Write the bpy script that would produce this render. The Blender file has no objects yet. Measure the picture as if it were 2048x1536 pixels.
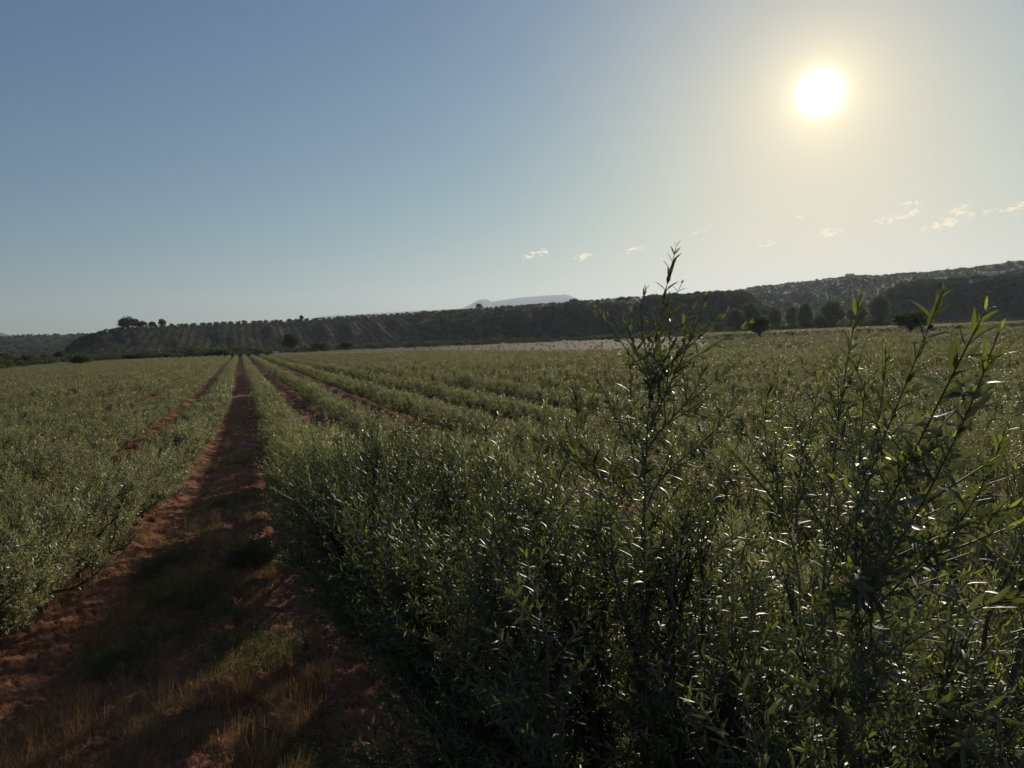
import bpy, math, random
import numpy as np
from mathutils import Vector, Matrix
R = math.radians
SC = bpy.context.scene
COL = SC.collection

# ------------------------------------------------------------------ camera
EYE = 2.6
YAW, PITCH, ROLL = R(20.8), R(-3.72), R(2.3)
FPX = 1420.0
cam_d = bpy.data.cameras.new('camera')
cam_d.sensor_width = 36.0
cam_d.lens = 36.0 * FPX / 2048.0
cam_d.clip_start, cam_d.clip_end = 0.05, 80000
cam = bpy.data.objects.new('camera', cam_d)
COL.objects.link(cam)
CAMROT = (Matrix.Rotation(-YAW, 4, 'Z') @ Matrix.Rotation(R(90) + PITCH, 4, 'X') @ Matrix.Rotation(-ROLL, 4, 'Z'))
cam.matrix_world = Matrix.Translation((0, 0, EYE)) @ CAMROT
SC.camera = cam

def ray(px, py):
    """direction in the world of a point of the 2048x1536 photograph"""
    v = CAMROT.to_3x3() @ Vector(((px - 1024) / FPX, (768 - py) / FPX, -1.0))
    return v.normalized()
def azel(px, py):
    v = ray(px, py)
    return math.atan2(v.x, v.y), math.atan2(v.z, math.hypot(v.x, v.y))
def at(px, py, dist):
    return Vector((0, 0, EYE)) + ray(px, py) * dist

# ------------------------------------------------------------------ sun and sky
SUN = ray(1640, 186)
SUN_AZ, SUN_EL = math.atan2(SUN.x, SUN.y), math.asin(SUN.z)
sl = bpy.data.lights.new('sun', 'SUN')
sl.energy = 4.5
sl.angle = R(0.6)
sl.color = (1.0, 0.88, 0.72)
so = bpy.data.objects.new('sun', sl)
COL.objects.link(so)
so.rotation_euler = SUN.to_track_quat('Z', 'Y').to_euler()

W = bpy.data.worlds.new('World')
SC.world = W
W.use_nodes = True
wn, wl = W.node_tree.nodes, W.node_tree.links
bg = wn['Background']
def wnode(t, **k):
    n = wn.new(t)
    for a, b in k.items(): setattr(n, a, b)
    return n
def wmath(op, a, b=None, clamp=False):
    n = wnode('ShaderNodeMath', operation=op, use_clamp=clamp)
    for i, v in enumerate((a, b)):
        if v is None: continue
        if isinstance(v, (int, float)): n.inputs[i].default_value = v
        else: wl.new(v, n.inputs[i])
    return n.outputs[0]
sky = wnode('ShaderNodeTexSky')
sky.sky_type = 'NISHITA'
sky.sun_disc = False
sky.sun_elevation = SUN_EL
sky.sun_rotation = SUN_AZ
sky.air_density = 1.1
sky.dust_density = 0.3
sky.ozone_density = 2.2
SKY_STRENGTH = 0.059
tc = wnode('ShaderNodeTexCoord')
nrm = wnode('ShaderNodeVectorMath', operation='NORMALIZE')
wl.new(tc.outputs['Generated'], nrm.inputs[0])
def wdot(v):
    n = wnode('ShaderNodeVectorMath', operation='DOT_PRODUCT')
    wl.new(nrm.outputs[0], n.inputs[0]); n.inputs[1].default_value = v
    return n.outputs['Value']
ang = wmath('ARCCOSINE', wmath('MINIMUM', wdot(SUN), 0.9999999))
deg = wmath('MULTIPLY', ang, 180 / math.pi)
def gauss(width, power=2.0):
    q = wmath('POWER', wmath('DIVIDE', deg, width), power)
    return wmath('EXPONENT', wmath('MULTIPLY', q, -1.0))
def scaled(col, val):
    n = wnode('ShaderNodeVectorMath', operation='SCALE')
    if isinstance(col, tuple): n.inputs[0].default_value = col
    else: wl.new(col, n.inputs[0])
    if isinstance(val, (int, float)): n.inputs['Scale'].default_value = val
    else: wl.new(val, n.inputs['Scale'])
    return n.outputs[0]
def vadd(a, b):
    n = wnode('ShaderNodeVectorMath', operation='ADD')
    wl.new(a, n.inputs[0]); wl.new(b, n.inputs[1])
    return n.outputs[0]
S = 1.0 / SKY_STRENGTH
# the bright air round the sun levels off instead of rising without end
sp_ = wnode('ShaderNodeSeparateXYZ'); cb_ = wnode('ShaderNodeCombineXYZ')
wl.new(sky.outputs[0], sp_.inputs[0])
TINT = (.86, 1.0, 1.24)
for i, cap in enumerate((.76, .66, .485)):
    v = wmath('POWER', wmath('ADD', wmath('POWER', wmath('MAXIMUM', wmath('MULTIPLY', sp_.outputs[i], TINT[i]), .001), -3.0), (cap * S) ** -3.0), -1 / 3)
    wl.new(v, cb_.inputs[i])
total = cb_.outputs[0]
for col, amp, wd, pw in (((1.0, 0.94, 0.78), 5.0, .9, 1.8), ((1.0, 0.76, 0.36), 0.75, 2.6, 1.3),
                         ((1.0, 0.62, 0.22), 0.25, 13.0, 1.8)):
    total = vadd(total, scaled(tuple(c * S for c in col), wmath('MULTIPLY', gauss(wd, pw), amp)))
# small fair weather clouds low over the hills: soft ellipses of broken noise on the sky
def cloud(px, py, wpx, hpx, amp):
    c = ray(px, py)
    rt = (ray(px + 40, py - 11) - ray(px - 40, py + 11)).normalized()
    up = c.cross(rt).normalized()
    if up.z < 0: up = -up
    u = wmath('DIVIDE', wdot(rt), wpx / FPX)
    # remove the component of the centre itself
    v = wmath('DIVIDE', wmath('SUBTRACT', wdot(up), up.dot(c)), hpx / FPX)
    u = wmath('SUBTRACT', u, rt.dot(c) / (wpx / FPX))
    d = wmath('ADD', wmath('POWER', wmath('ABSOLUTE', u), 2.0), wmath('POWER', wmath('ABSOLUTE', v), 2.0))
    m = wmath('SUBTRACT', 1.0, d, clamp=True)
    front = wmath('GREATER_THAN', wdot(c), 0.5)
    return wmath('MULTIPLY', wmath('MULTIPLY', m, front), amp)
nz = wnode('ShaderNodeTexNoise')
nz.inputs['Scale'].default_value = 120.0
nz.inputs['Detail'].default_value = 6.0
nz.inputs['Roughness'].default_value = 0.62
mp = wnode('ShaderNodeMapping')
mp.inputs['Scale'].default_value = (1, 1, 2.6)
wl.new(nrm.outputs[0], mp.inputs[0]); wl.new(mp.outputs[0], nz.inputs['Vector'])
cm = None
for a in ((1078, 507, 42, 11, 1.0), (1170, 513, 30, 9, .85), (1268, 500, 36, 9, .6), (1660, 465, 36, 11, .9),
          (1795, 433, 46, 12, 1.0), (1822, 406, 28, 8, .8), (1892, 446, 50, 12, 1.1), (1920, 418, 22, 12, .9), (1985, 421, 18, 7, .9), (2028, 414, 26, 8, 1.0),
          (1530, 490, 22, 9, .6), (1400, 462, 30, 6, .45), (1590, 436, 16, 5, .45), (2120, 400, 70, 22, 1.0), (1010, 520, 18, 4, .3)):
    c = cloud(*a)
    cm = c if cm is None else wmath('MAXIMUM', cm, c)
n2 = wmath('MULTIPLY', wmath('SUBTRACT', nz.outputs['Fac'], 0.36), 4.2)
dens = wmath('SUBTRACT', wmath('MULTIPLY', wmath('POWER', cm, 0.5), wmath('ADD', n2, 0.02)), 0.40, clamp=True)
dens = wmath('MULTIPLY', dens, 2.6, clamp=True)
mixc = wnode('ShaderNodeMix', data_type='RGBA')
mixc.inputs[7].default_value = (1.08 * S, .88 * S, 0.55 * S, 1)
wl.new(wmath('MULTIPLY', dens, 0.95), mixc.inputs[0]); wl.new(total, mixc.inputs[6])
wl.new(mixc.outputs[2], bg.inputs[0])
bg.inputs[1].default_value = SKY_STRENGTH

SC.view_settings.view_transform = 'Standard'
SC.view_settings.look = 'None'
SC.view_settings.exposure = 0.0
SC.view_settings.gamma = 1.0
SC.render.engine = 'CYCLES'
SC.cycles.max_bounces = 6
SC.cycles.diffuse_bounces = 2
SC.cycles.glossy_bounces = 2
SC.cycles.transmission_bounces = 3
SC.cycles.volume_bounces = 0
SC.cycles.sample_clamp_indirect = 4
SC.cycles.use_denoising = True

# ------------------------------------------------------------------ helpers
rng = np.random.default_rng(11)
_tab = np.random.default_rng(5).random((256, 256))
def vnoise(x, y):
    x = np.asarray(x, float); y = np.asarray(y, float)
    xi = np.floor(x).astype(int); yi = np.floor(y).astype(int)
    fx = x - xi; fy = y - yi
    fx = fx * fx * (3 - 2 * fx); fy = fy * fy * (3 - 2 * fy)
    g = lambda a, b: _tab[a & 255, b & 255]
    return (g(xi, yi) * (1 - fx) + g(xi + 1, yi) * fx) * (1 - fy) + (g(xi, yi + 1) * (1 - fx) + g(xi + 1, yi + 1) * fx) * fy
def fbm(x, y, o=4):
    s = 0; a = 1; t = 0
    for i in range(o):
        s = s + a * vnoise(x * 2 ** i + 17.3 * i, y * 2 ** i - 9.1 * i); t += a; a *= 0.5
    return s / t
def sstep(a, b, x):
    t = np.clip((x - a) / (b - a), 0, 1)
    return t * t * (3 - 2 * t)

def mesh_np(name, verts, faces_list, mats, smooth=False, attrs=None, mat_idx=None):
    """faces_list: arrays (n,3) or (n,4)"""
    me = bpy.data.meshes.new(name)
    verts = np.asarray(verts, np.float32)
    me.vertices.add(len(verts)); me.vertices.foreach_set('co', verts.ravel())
    loops = np.concatenate([np.asarray(f, np.int32).ravel() for f in faces_list])
    sizes = np.concatenate([np.full(len(f), np.asarray(f).shape[1], np.int32) for f in faces_list])
    me.loops.add(len(loops)); me.loops.foreach_set('vertex_index', loops)
    me.polygons.add(len(sizes))
    starts = np.concatenate([[0], np.cumsum(sizes)[:-1]]).astype(np.int32)
    me.polygons.foreach_set('loop_start', starts)
    me.polygons.foreach_set('loop_total', sizes)
    if mat_idx is not None: me.polygons.foreach_set('material_index', np.asarray(mat_idx, np.int32))
    me.polygons.foreach_set('use_smooth', np.full(len(sizes), smooth))
    for k, v in (attrs or {}).items():
        a = me.attributes.new(k, 'FLOAT', 'POINT'); a.data.foreach_set('value', np.asarray(v, np.float32))
    for m in (mats if isinstance(mats, (list, tuple)) else [mats]): me.materials.append(m)
    me.update(calc_edges=True)
    return me
def link(name, me, parent=None, loc=None):
    o = bpy.data.objects.new(name, me); COL.objects.link(o)
    if parent: o.parent = parent
    if loc is not None: o.location = loc
    return o
def tag(o, label=None, cat=None, group=None, kind=None):
    for k, v in (('label', label), ('category', cat), ('group', group), ('kind', kind)):
        if v: o[k] = v
    return o
def empty(name, loc, rz=0.0):
    o = bpy.data.objects.new(name, None); COL.objects.link(o)
    o.location = loc; o.rotation_euler = (0, 0, rz); o.empty_display_size = .2
    return o

# ------------------------------------------------------------------ materials
class MT:
    def __init__(s, name):
        s.m = bpy.data.materials.new(name); s.m.use_nodes = True
        s.n, s.l = s.m.node_tree.nodes, s.m.node_tree.links
        s.p = s.n['Principled BSDF']; s.out = s.n['Material Output']
    def new(s, t, **k):
        n = s.n.new(t)
        for a, b in k.items(): setattr(n, a, b)
        return n
    def set(s, sock, v):
        if isinstance(v, bpy.types.NodeSocket): s.l.new(v, sock)
        elif isinstance(v, tuple) and len(v) == 3 and sock.type == 'RGBA': sock.default_value = (*v, 1)
        else: sock.default_value = v
    def mix(s, f, a, b):
        n = s.new('ShaderNodeMix', data_type='RGBA')
        s.set(n.inputs[0], f); s.set(n.inputs[6], a); s.set(n.inputs[7], b)
        return n.outputs[2]
    def math(s, op, a, b=None, clamp=False):
        n = s.new('ShaderNodeMath', operation=op, use_clamp=clamp)
        s.set(n.inputs[0], a)
        if b is not None: s.set(n.inputs[1], b)
        return n.outputs[0]
    def attr(s, name): return s.new('ShaderNodeAttribute', attribute_name=name).outputs['Fac']
    def coord(s, which='Object'): return s.new('ShaderNodeTexCoord').outputs[which]
    def pos(s): return s.new('ShaderNodeNewGeometry').outputs['Position']
    def noise(s, scale, detail=4, rough=.55, vec=None, sc=None):
        n = s.new('ShaderNodeTexNoise')
        n.inputs['Scale'].default_value = scale; n.inputs['Detail'].default_value = detail; n.inputs['Roughness'].default_value = rough
        v = vec if vec is not None else s.pos()
        if sc:
            m = s.new('ShaderNodeMapping'); m.inputs['Scale'].default_value = sc
            s.l.new(v, m.inputs[0]); v = m.outputs[0]
        s.l.new(v, n.inputs['Vector'])
        return n.outputs['Fac']
    def ramp(s, f, lo, hi):
        n = s.new('ShaderNodeMapRange', clamp=True)
        s.l.new(f, n.inputs[0]); n.inputs[1].default_value = lo; n.inputs[2].default_value = hi
        return n.outputs[0]
    def bump(s, h, strength, dist=.02):
        n = s.new('ShaderNodeBump'); n.inputs['Strength'].default_value = strength; n.inputs['Distance'].default_value = dist
        s.l.new(h, n.inputs['Height']); s.l.new(n.outputs[0], s.p.inputs['Normal'])

def leaf_mat(name, top, under, young, trans, rough=.34, tw=.3, rndamp=.5, spec=.5):
    t = MT(name)
    rnd = t.attr('rnd'); yg = t.attr('young')
    back = t.new('ShaderNodeNewGeometry').outputs['Backfacing']
    oi = t.new('ShaderNodeObjectInfo').outputs['Random']
    c1 = t.mix(yg, top, young)
    c2 = t.mix(t.math('MULTIPLY', yg, .6), under, young)
    c = t.mix(back, c1, c2)
    c = t.mix(t.math('MULTIPLY', t.math('GREATER_THAN', rnd, .965), .7), c, (.20, .14, .045))
    k = t.math('ADD', 1 - rndamp / 2, t.math('MULTIPLY', rnd, rndamp))
    k = t.math('MULTIPLY', k, t.math('ADD', .85, t.math('MULTIPLY', oi, .3)))
    n = t.new('ShaderNodeVectorMath', operation='SCALE'); t.l.new(c, n.inputs[0]); t.l.new(k, n.inputs['Scale'])
    t.l.new(n.outputs[0], t.p.inputs['Base Color'])
    t.p.inputs['Roughness'].default_value = rough
    t.p.inputs['Specular IOR Level'].default_value = spec
    tr = t.new('ShaderNodeBsdfTranslucent')
    tc_ = t.mix(yg, trans, (young[0] * 2.6, young[1] * 2.4, young[2] * 1.6))
    n2 = t.new('ShaderNodeVectorMath', operation='SCALE'); t.l.new(tc_, n2.inputs[0]); t.l.new(k, n2.inputs['Scale'])
    t.l.new(n2.outputs[0], tr.inputs[0])
    mx = t.new('ShaderNodeMixShader'); mx.inputs[0].default_value = tw
    t.l.new(t.p.outputs[0], mx.inputs[1]); t.l.new(tr.outputs[0], mx.inputs[2])
    t.l.new(mx.outputs[0], t.out.inputs[0])
    return t.m
M_LEAF = leaf_mat('olive_leaf', (.046, .053, .019), (.100, .104, .058), (.15, .19, .028), (.13, .155, .035), rough=.46, tw=.36, spec=.42, rndamp=.8)
M_LEAF_MID = leaf_mat('olive_leaf_field', (.098, .106, .044), (.112, .118, .062), (.20, .23, .07), (.38, .39, .145), rough=.45, tw=.34, spec=.46)
M_TREE = leaf_mat('tree_leaf', (.040, .055, .022), (.06, .07, .035), (.08, .1, .03), (.07, .09, .025), rough=.6, tw=.28, spec=.12)
M_TREE_PALE = leaf_mat('willow_leaf', (.075, .085, .045), (.1, .11, .06), (.1, .12, .04), (.12, .13, .06), rough=.6, tw=.3, spec=.12)
M_HILL = leaf_mat('hill_olive_leaf', (.092, .104, .058), (.11, .12, .07), (.08, .1, .03), (.08, .095, .035), rough=.6, tw=.28, spec=.12)
M_WEED = leaf_mat('weed_leaf', (.07, .085, .02), (.08, .095, .03), (.12, .15, .03), (.14, .16, .03), rough=.55, tw=.35)
M_STRAW = leaf_mat('dry_grass', (.24, .14, .07), (.24, .14, .07), (.38, .26, .13), (.30, .18, .09), rough=.7, tw=.25, spec=.2)

t = MT('olive_bark')
f = t.noise(30, 5, .6, vec=t.coord(), sc=(1, 1, .3))
t.l.new(t.mix(f, (.045, .036, .026), (.17, .15, .115)), t.p.inputs['Base Color'])
t.p.inputs['Roughness'].default_value = .8
t.bump(f, .4, .01)
M_BARK = t.m
t = MT('green_shoot')
t.p.inputs['Base Color'].default_value = (.12, .13, .06, 1); t.p.inputs['Roughness'].default_value = .55
M_SHOOT = t.m

t = MT('red_soil')
pz = t.pos()
a = t.noise(1.1, 5, .6, vec=pz); b = t.noise(14, 6, .65, vec=pz); c = t.noise(70, 4, .6, vec=pz)
sp = t.noise(2.2, 6, .7, vec=pz, sc=(1.5, .8, 1))
soil = t.mix(t.ramp(b, .3, .7), (.17, .062, .032), (.38, .165, .088))
soil = t.mix(t.math('MULTIPLY', t.ramp(c, .45, .7), .4), soil, (.30, .16, .095))
straw = t.math('MULTIPLY', t.ramp(sp, .47, .62), t.attr('litter'))
soil = t.mix(straw, soil, t.mix(t.ramp(c, .35, .65), (.16, .10, .045), (.36, .24, .12)))
far = t.mix(t.ramp(t.noise(.02, 5, .6, vec=pz), .4, .62), (.13, .10, .06), (.07, .075, .035))
soil = t.mix(t.attr('far'), soil, far)
t.l.new(soil, t.p.inputs['Base Color'])
t.p.inputs['Roughness'].default_value = .95
t.p.inputs['Specular IOR Level'].default_value = .15
hh = t.math('ADD', t.math('MULTIPLY', b, 1.0), t.math('MULTIPLY', c, .45))
t.bump(hh, .8, .04)
M_SOIL = t.m

def hill_mat(name, c1, c2, c3, s1, s2):
    t = MT(name); p = t.pos(); pl_ = t.attr('planted')
    a = t.noise(s1, 6, .62, vec=p); b = t.noise(s2, 5, .6, vec=p)
    c = t.mix(t.ramp(a, .38, .62), c1, c2)
    c = t.mix(t.ramp(b, .52, .7), c, c3)
    c = t.mix(pl_, c, t.mix(t.ramp(b, .3, .7), (.075, .056, .042), (.105, .080, .058)))
    t.l.new(c, t.p.inputs['Base Color']); t.p.inputs['Roughness'].default_value = 1
    t.p.inputs['Specular IOR Level'].default_value = .1
    return t.m
M_HILLA = hill_mat('hill_ground', (.036, .026, .020), (.052, .036, .027), (.026, .023, .016), .03, .12)  # base tones darkened to stand in for shade on the steep slope
M_HILLB = hill_mat('far_hill_ground', (.030, .030, .019), (.040, .035, .024), (.024, .026, .016), .01, .05)
M_FAR = hill_mat('mountain_ground', (.055, .072, .085), (.08, .09, .10), (.05, .065, .07), .0008, .003)  # blue of distant haze mixed into the ground colour
M_STUB = hill_mat('stubble_ground', (.175, .130, .080), (.225, .170, .108), (.11, .085, .050), .15, .7)

# ------------------------------------------------------------------ rows of the orchard
SPACING = 1.9
RSP = 2.35
def flare(y):
    return np.interp(y, [0, 3, 5.8, 8, 12, 16, 24, 36], [1.9, 1.7, 1.22, .86, .46, .28, .12, 0])
def row_x(k, y):
    if k == 1: return .86 + .06 * math.sin(y * .05)
    if k > 1: return 2.92 + (k - 2) * RSP + .08 * math.sin(y * .05 + k)
    return -1.08 + (k + 1) * SPACING - float(flare(y)) + .08 * math.sin(y * .06 + k)
def ground_z(x, y):
    x = np.asarray(x, float); y = np.asarray(y, float)
    r = np.hypot(x, y)
    near = 1 - sstep(30, 90, r)
    xs = np.where(x < -.2, x + flare(y), x)
    ph = np.where(xs > 2, (xs - 2.92) / RSP, (xs - .86) / np.where(xs > .86, 2.06, SPACING + .04))
    berm = (np.cos(ph * 2 * math.pi) * .5 + .5) ** 2 * .10
    fr = ph - np.floor(ph)                                     # 0 and 1 under the rows, .5 in the middle of a track
    berm = berm - .045 * (np.exp(-((fr - .27) / .07) ** 2) + np.exp(-((fr - .73) / .07) ** 2)) + .02 * np.exp(-((fr - .5) / .12) ** 2)
    z = berm + (fbm(x * .8, y * .8, 4) - .5) * .12
    z = z + (fbm(x * 6, y * 6, 4) - .5) * .11 + np.abs(fbm(x * 19 + 5, y * 19, 3) - .5) * .10
    return z * near - .06

# ------------------------------------------------------------------ ground sheet
def polar_sheet(azs, rs):
    A, Rr = np.meshgrid(azs, rs)
    return Rr * np.sin(A), Rr * np.cos(A)
def grid_faces(nr, na, wrap=False):
    i = np.arange(nr - 1)[:, None]; j = np.arange(na - (0 if wrap else 1))[None, :]
    j2 = (j + 1) % na
    f = np.stack([i * na + j, i * na + j2, (i + 1) * na + j2, (i + 1) * na + j], -1)
    f = f.reshape(-1, 4)
    return f[:, ::-1]
azs = np.concatenate([np.linspace(R(-24), R(66), 640), np.linspace(R(68), R(334), 120)])
rs = np.concatenate([np.geomspace(.15, 2.2, 30)[:-1], 2.2 * 1.0068 ** np.arange(0, 480), 2.2 * 1.0068 ** 480 * np.geomspace(1.01, 15200 / (2.2 * 1.0068 ** 480), 150)])
X, Y = polar_sheet(azs, rs)
Z = ground_z(X, Y)
# how much straw litter lies where (the middle of each track and the ground near the photographer)
xs = np.where(X < -.2, X + flare(Y), X)
ph = (xs - .86) / SPACING
litter = np.clip(-.25 - 1.0 * np.cos(ph * 2 * math.pi) + .8 * (fbm(X * .5, Y * .5, 3) - .5), .05, 1)
rr = np.hypot(X, Y)
farm = sstep(95, 170, rr) * .999
me = mesh_np('ground', np.stack([X, Y, Z], -1).reshape(-1, 3), [grid_faces(len(rs), len(azs), True)], M_SOIL, True,
             {'litter': litter.ravel(), 'far': farm.ravel()})
tag(link('ground', me), kind='structure')

# ------------------------------------------------------------------ hills
def hill(name, prof, r0, r1, r2, mat, tree_top, gully=0.0, n_az=400, n_r=120, label_kind='structure', shape=1.0, back=.75):
    """prof: skyline points of the photograph; the ridge stands at distance r1, its foot at r0, its far foot at r2"""
    pa = np.array([azel(*p) for p in prof]); o = np.argsort(pa[:, 0]); pa = pa[o]
    def r1f(a): return np.interp(a, *r1) if isinstance(r1, tuple) else r1 + 0 * a
    def r0f(a): return np.interp(a, *r0) if isinstance(r0, tuple) else r0 + 0 * a
    def height(x, y):
        a = np.arctan2(x, y); r = np.hypot(x, y)
        e = np.interp(a, pa[:, 0], pa[:, 1])
        R1 = r1f(a); R0 = r0f(a)
        top = np.maximum(EYE + R1 * np.tan(e) - tree_top, -2)
        u = np.clip((r - R0) / (R1 - R0), 0, 1)
        up = (u * u * (3 - 2 * u)) ** shape if not isinstance(r0, tuple) else np.where(a < azel(1000, 650)[0], .15 * u * u * (3 - 2 * u) + .85 * u, u * u * (3 - 2 * u))
        if gully:
            g = fbm(a * 60 + r * .004, r * .012, 4) - .5
            up = up + gully * g * np.sin(np.clip(u, 0, 1) * math.pi)
        dn = 1 - (1 - back) * sstep(0, 1, (r - R1) / (r2 - R1))
        z = top * np.where(r <= R1, up, dn)
        z = z + (fbm(x * .02, y * .02, 3) - .5) * min(3.0, .004 * r2) * np.clip(u * 3, 0, 1) * np.clip((1-u)*6, 0.1, 1)
        return np.where(r < R0, -1.0, z - .3 * (1 - u))
    aa = np.linspace(pa[0, 0], pa[-1, 0], n_az)
    uu = np.linspace(-.04, 1, n_r)
    vv = np.linspace(0, 1, 30)[1:]
    rows = []
    for a in aa:
        R1, R0 = float(r1f(a)), float(r0f(a))
        rad = np.concatenate([R0 + uu * (R1 - R0), R1 + vv * (r2 - R1)])
        rows.append(rad)
    RAD = np.array(rows)                     # (na, nr)
    AA = np.repeat(aa[:, None], RAD.shape[1], 1)
    X = RAD * np.sin(AA); Y = RAD * np.cos(AA)
    Zz = height(X, Y)
    # close the ends below the ground
    Zz[0, :] = -3; Zz[-1, :] = -3; Zz[:, -1] = -3; Zz[:, 0] = -1.5
    pl = 0 * AA
    if name == 'hill' and isinstance(r0, tuple): pl = 1 - sstep(azel(800, 640)[0], azel(980, 640)[0], AA + .04 * (fbm(X * .02, Y * .02, 3) - .5))
    me = mesh_np(name, np.stack([X, Y, Zz], -1).reshape(-1, 3), [grid_faces(*RAD.shape)[:, ::-1]], mat, True, {'planted': pl.ravel()})
    ob = tag(link(name, me), kind='structure')
    return height, pa
LIFT = 0
P_A = [(120, 712), (150, 676), (200, 660), (240, 652), (330, 647), (450, 642), (600, 636), (750, 627), (900, 618), (1000, 611), (1100, 605),
       (1190, 598), (1280, 591), (1400, 584), (1480, 580), (1500, 586), (1530, 612), (1560, 655), (1580, 664)]
zA, paA = hill('hill', P_A, ([azel(200, 650)[0], azel(1050, 650)[0]], [490., 515.]), 640., 820., M_HILLA, 2.6, gully=.22)
P_B = [(1280, 668), (1340, 600), (1400, 590), (1480, 579), (1560, 569), (1693, 554), (1758, 551), (1850, 545), (1997, 531), (2048, 522), (2200, 506), (2400, 500), (2500, 600)]
zB, paB = hill('hill', P_B, 620., 1500., 1900., M_HILLB, 3.5, gully=.25)
P_C = [(1725, 660), (1748, 610), (1765, 584), (1803, 565), (1860, 558), (1929, 552), (2048, 546), (2250, 530), (2450, 520), (2550, 600)]
zC, paC = hill('hill', P_C, 555., 700., 900., M_HILLA, 3.0, gully=.25)
P_D = [(-500, 735), (-380, 690), (-200, 680), (-60, 676), (0, 673), (100, 669), (200, 667), (330, 664), (480, 664), (700, 672), (760, 690)]
zD, paD = hill('hill', P_D, 800., 1700., 2300., M_HILLB, 3.0, n_az=200, n_r=60)
P_M = [(-260, 712), (-200, 676), (-60, 660), (0, 665), (22, 671), (60, 676), (120, 714)]
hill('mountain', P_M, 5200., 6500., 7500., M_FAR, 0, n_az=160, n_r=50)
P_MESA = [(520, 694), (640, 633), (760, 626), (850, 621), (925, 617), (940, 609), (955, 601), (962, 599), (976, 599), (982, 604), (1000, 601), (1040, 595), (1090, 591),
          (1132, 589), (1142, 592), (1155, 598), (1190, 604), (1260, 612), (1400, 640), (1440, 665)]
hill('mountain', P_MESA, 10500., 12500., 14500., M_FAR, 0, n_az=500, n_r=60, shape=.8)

# bare field beyond the rows, seen between the orchard and the foot of the hill
def ground_pt(px, py, z=0.0):
    d = ray(px, py); k = (z - EYE) / d.z
    return Vector((d.x * k, d.y * k, z))
EDGE = [(-250, 742), (0, 735), (120, 724), (240, 717), (430, 710), (490, 708), (620, 704), (740, 702), (830, 698), (1042, 697), (1264, 692), (1400, 691), (1600, 688), (1800, 684), (2048, 680), (2300, 676)]
EDGE_AR = []
for p in EDGE:
    g = ground_pt(p[0], p[1], 1.0)
    EDGE_AR.append((math.atan2(g.x, g.y), math.hypot(g.x, g.y)))
EDGE_AR = np.array(EDGE_AR)
def edge_r(a): return np.interp(a, EDGE_AR[:, 0], EDGE_AR[:, 1])
aa = np.linspace(azel(835, 690)[0], azel(2350, 650)[0], 160)
tt = np.linspace(0, 1, 40)
rin = edge_r(aa) - 6
rout = np.interp(aa, [azel(835, 690)[0], azel(900, 690)[0], azel(1300, 680)[0], azel(2350, 650)[0]], [rin[0] + 15, 300, 325, 330])
RAD = rin[:, None] + (rout - rin)[:, None] * tt
AA = np.repeat(aa[:, None], 40, 1)
Xs, Ys = RAD * np.sin(AA), RAD * np.cos(AA)
Zs = ground_z(Xs, Ys) + .09 + .05 * (fbm(Xs * .2, Ys * .2, 3) - .5)
me = mesh_np('field', np.stack([Xs, Ys, Zs], -1).reshape(-1, 3), [grid_faces(*RAD.shape)[:, ::-1]], M_STUB, True)
tag(link('field', me), kind='structure')

# ------------------------------------------------------------------ plants
def frame_of(d):
    d = d / np.linalg.norm(d, axis=-1, keepdims=True)
    ref = np.where(np.abs(d[..., 2:3]) > .9, np.array([1., 0, 0]), np.array([0, 0, 1.]))
    u = np.cross(d, ref); u /= np.linalg.norm(u, axis=-1, keepdims=True)
    return d, u, np.cross(d, u)

class Leaves:
    def __init__(s): s.P, s.D, s.N, s.L, s.W, s.Y = [], [], [], [], [], []
    def add(s, P, D, N, L, W, Yg):
        s.P.append(P); s.D.append(D); s.N.append(N); s.L.append(L); s.W.append(W); s.Y.append(Yg)
    def build(s, name, mat, hero, g):
        P, D, N = (np.concatenate(a) for a in (s.P, s.D, s.N))
        L, Wd, Yg = (np.concatenate(a) for a in (s.L, s.W, s.Y))
        D = D / np.linalg.norm(D, axis=1, keepdims=True)
        N = N - (N * D).sum(1, keepdims=True) * D
        N /= np.linalg.norm(N, axis=1, keepdims=True) + 1e-9
        Sd = np.cross(D, N)
        n = len(P); L1 = L[:, None]; W1 = Wd[:, None]
        if hero:
            bend = g.normal(.13, .17, n)[:, None] * L1
            fold = .16 * W1
            pts = [P, P + D * L1 * .33 - Sd * W1 * .46 + N * (fold - bend * .12), P + D * L1 * .36 - N * bend * .14, P + D * L1 * .33 + Sd * W1 * .46 + N * (fold - bend * .12),
                   P + D * L1 * .70 - Sd * W1 * .36 + N * (fold * .7 - bend * .5), P + D * L1 * .72 - N * bend * .52, P + D * L1 * .70 + Sd * W1 * .36 + N * (fold * .7 - bend * .5),
                   P + D * L1 - N * bend]
            V = np.stack(pts, 1).reshape(-1, 3); b = np.arange(n)[:, None] * 8
            q = np.concatenate([b + [[1, 4, 5, 2]], b + [[2, 5, 6, 3]]])
            tr = np.concatenate([b + [[0, 1, 2]], b + [[0, 2, 3]], b + [[4, 7, 5]], b + [[5, 7, 6]]])
            faces = [q, tr]; k = 8
        else:
            pts = [P, P + D * L1 * .5 - Sd * W1 * .5, P + D * L1, P + D * L1 * .5 + Sd * W1 * .5]
            V = np.stack(pts, 1).reshape(-1, 3); b = np.arange(n)[:, None] * 4
            faces = [b + [[0, 1, 2, 3]]]; k = 4
        rn = g.random(n)
        return mesh_np(name, V, faces, mat, hero, {'rnd': np.repeat(rn, k), 'young': np.repeat(Yg, k)})

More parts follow.
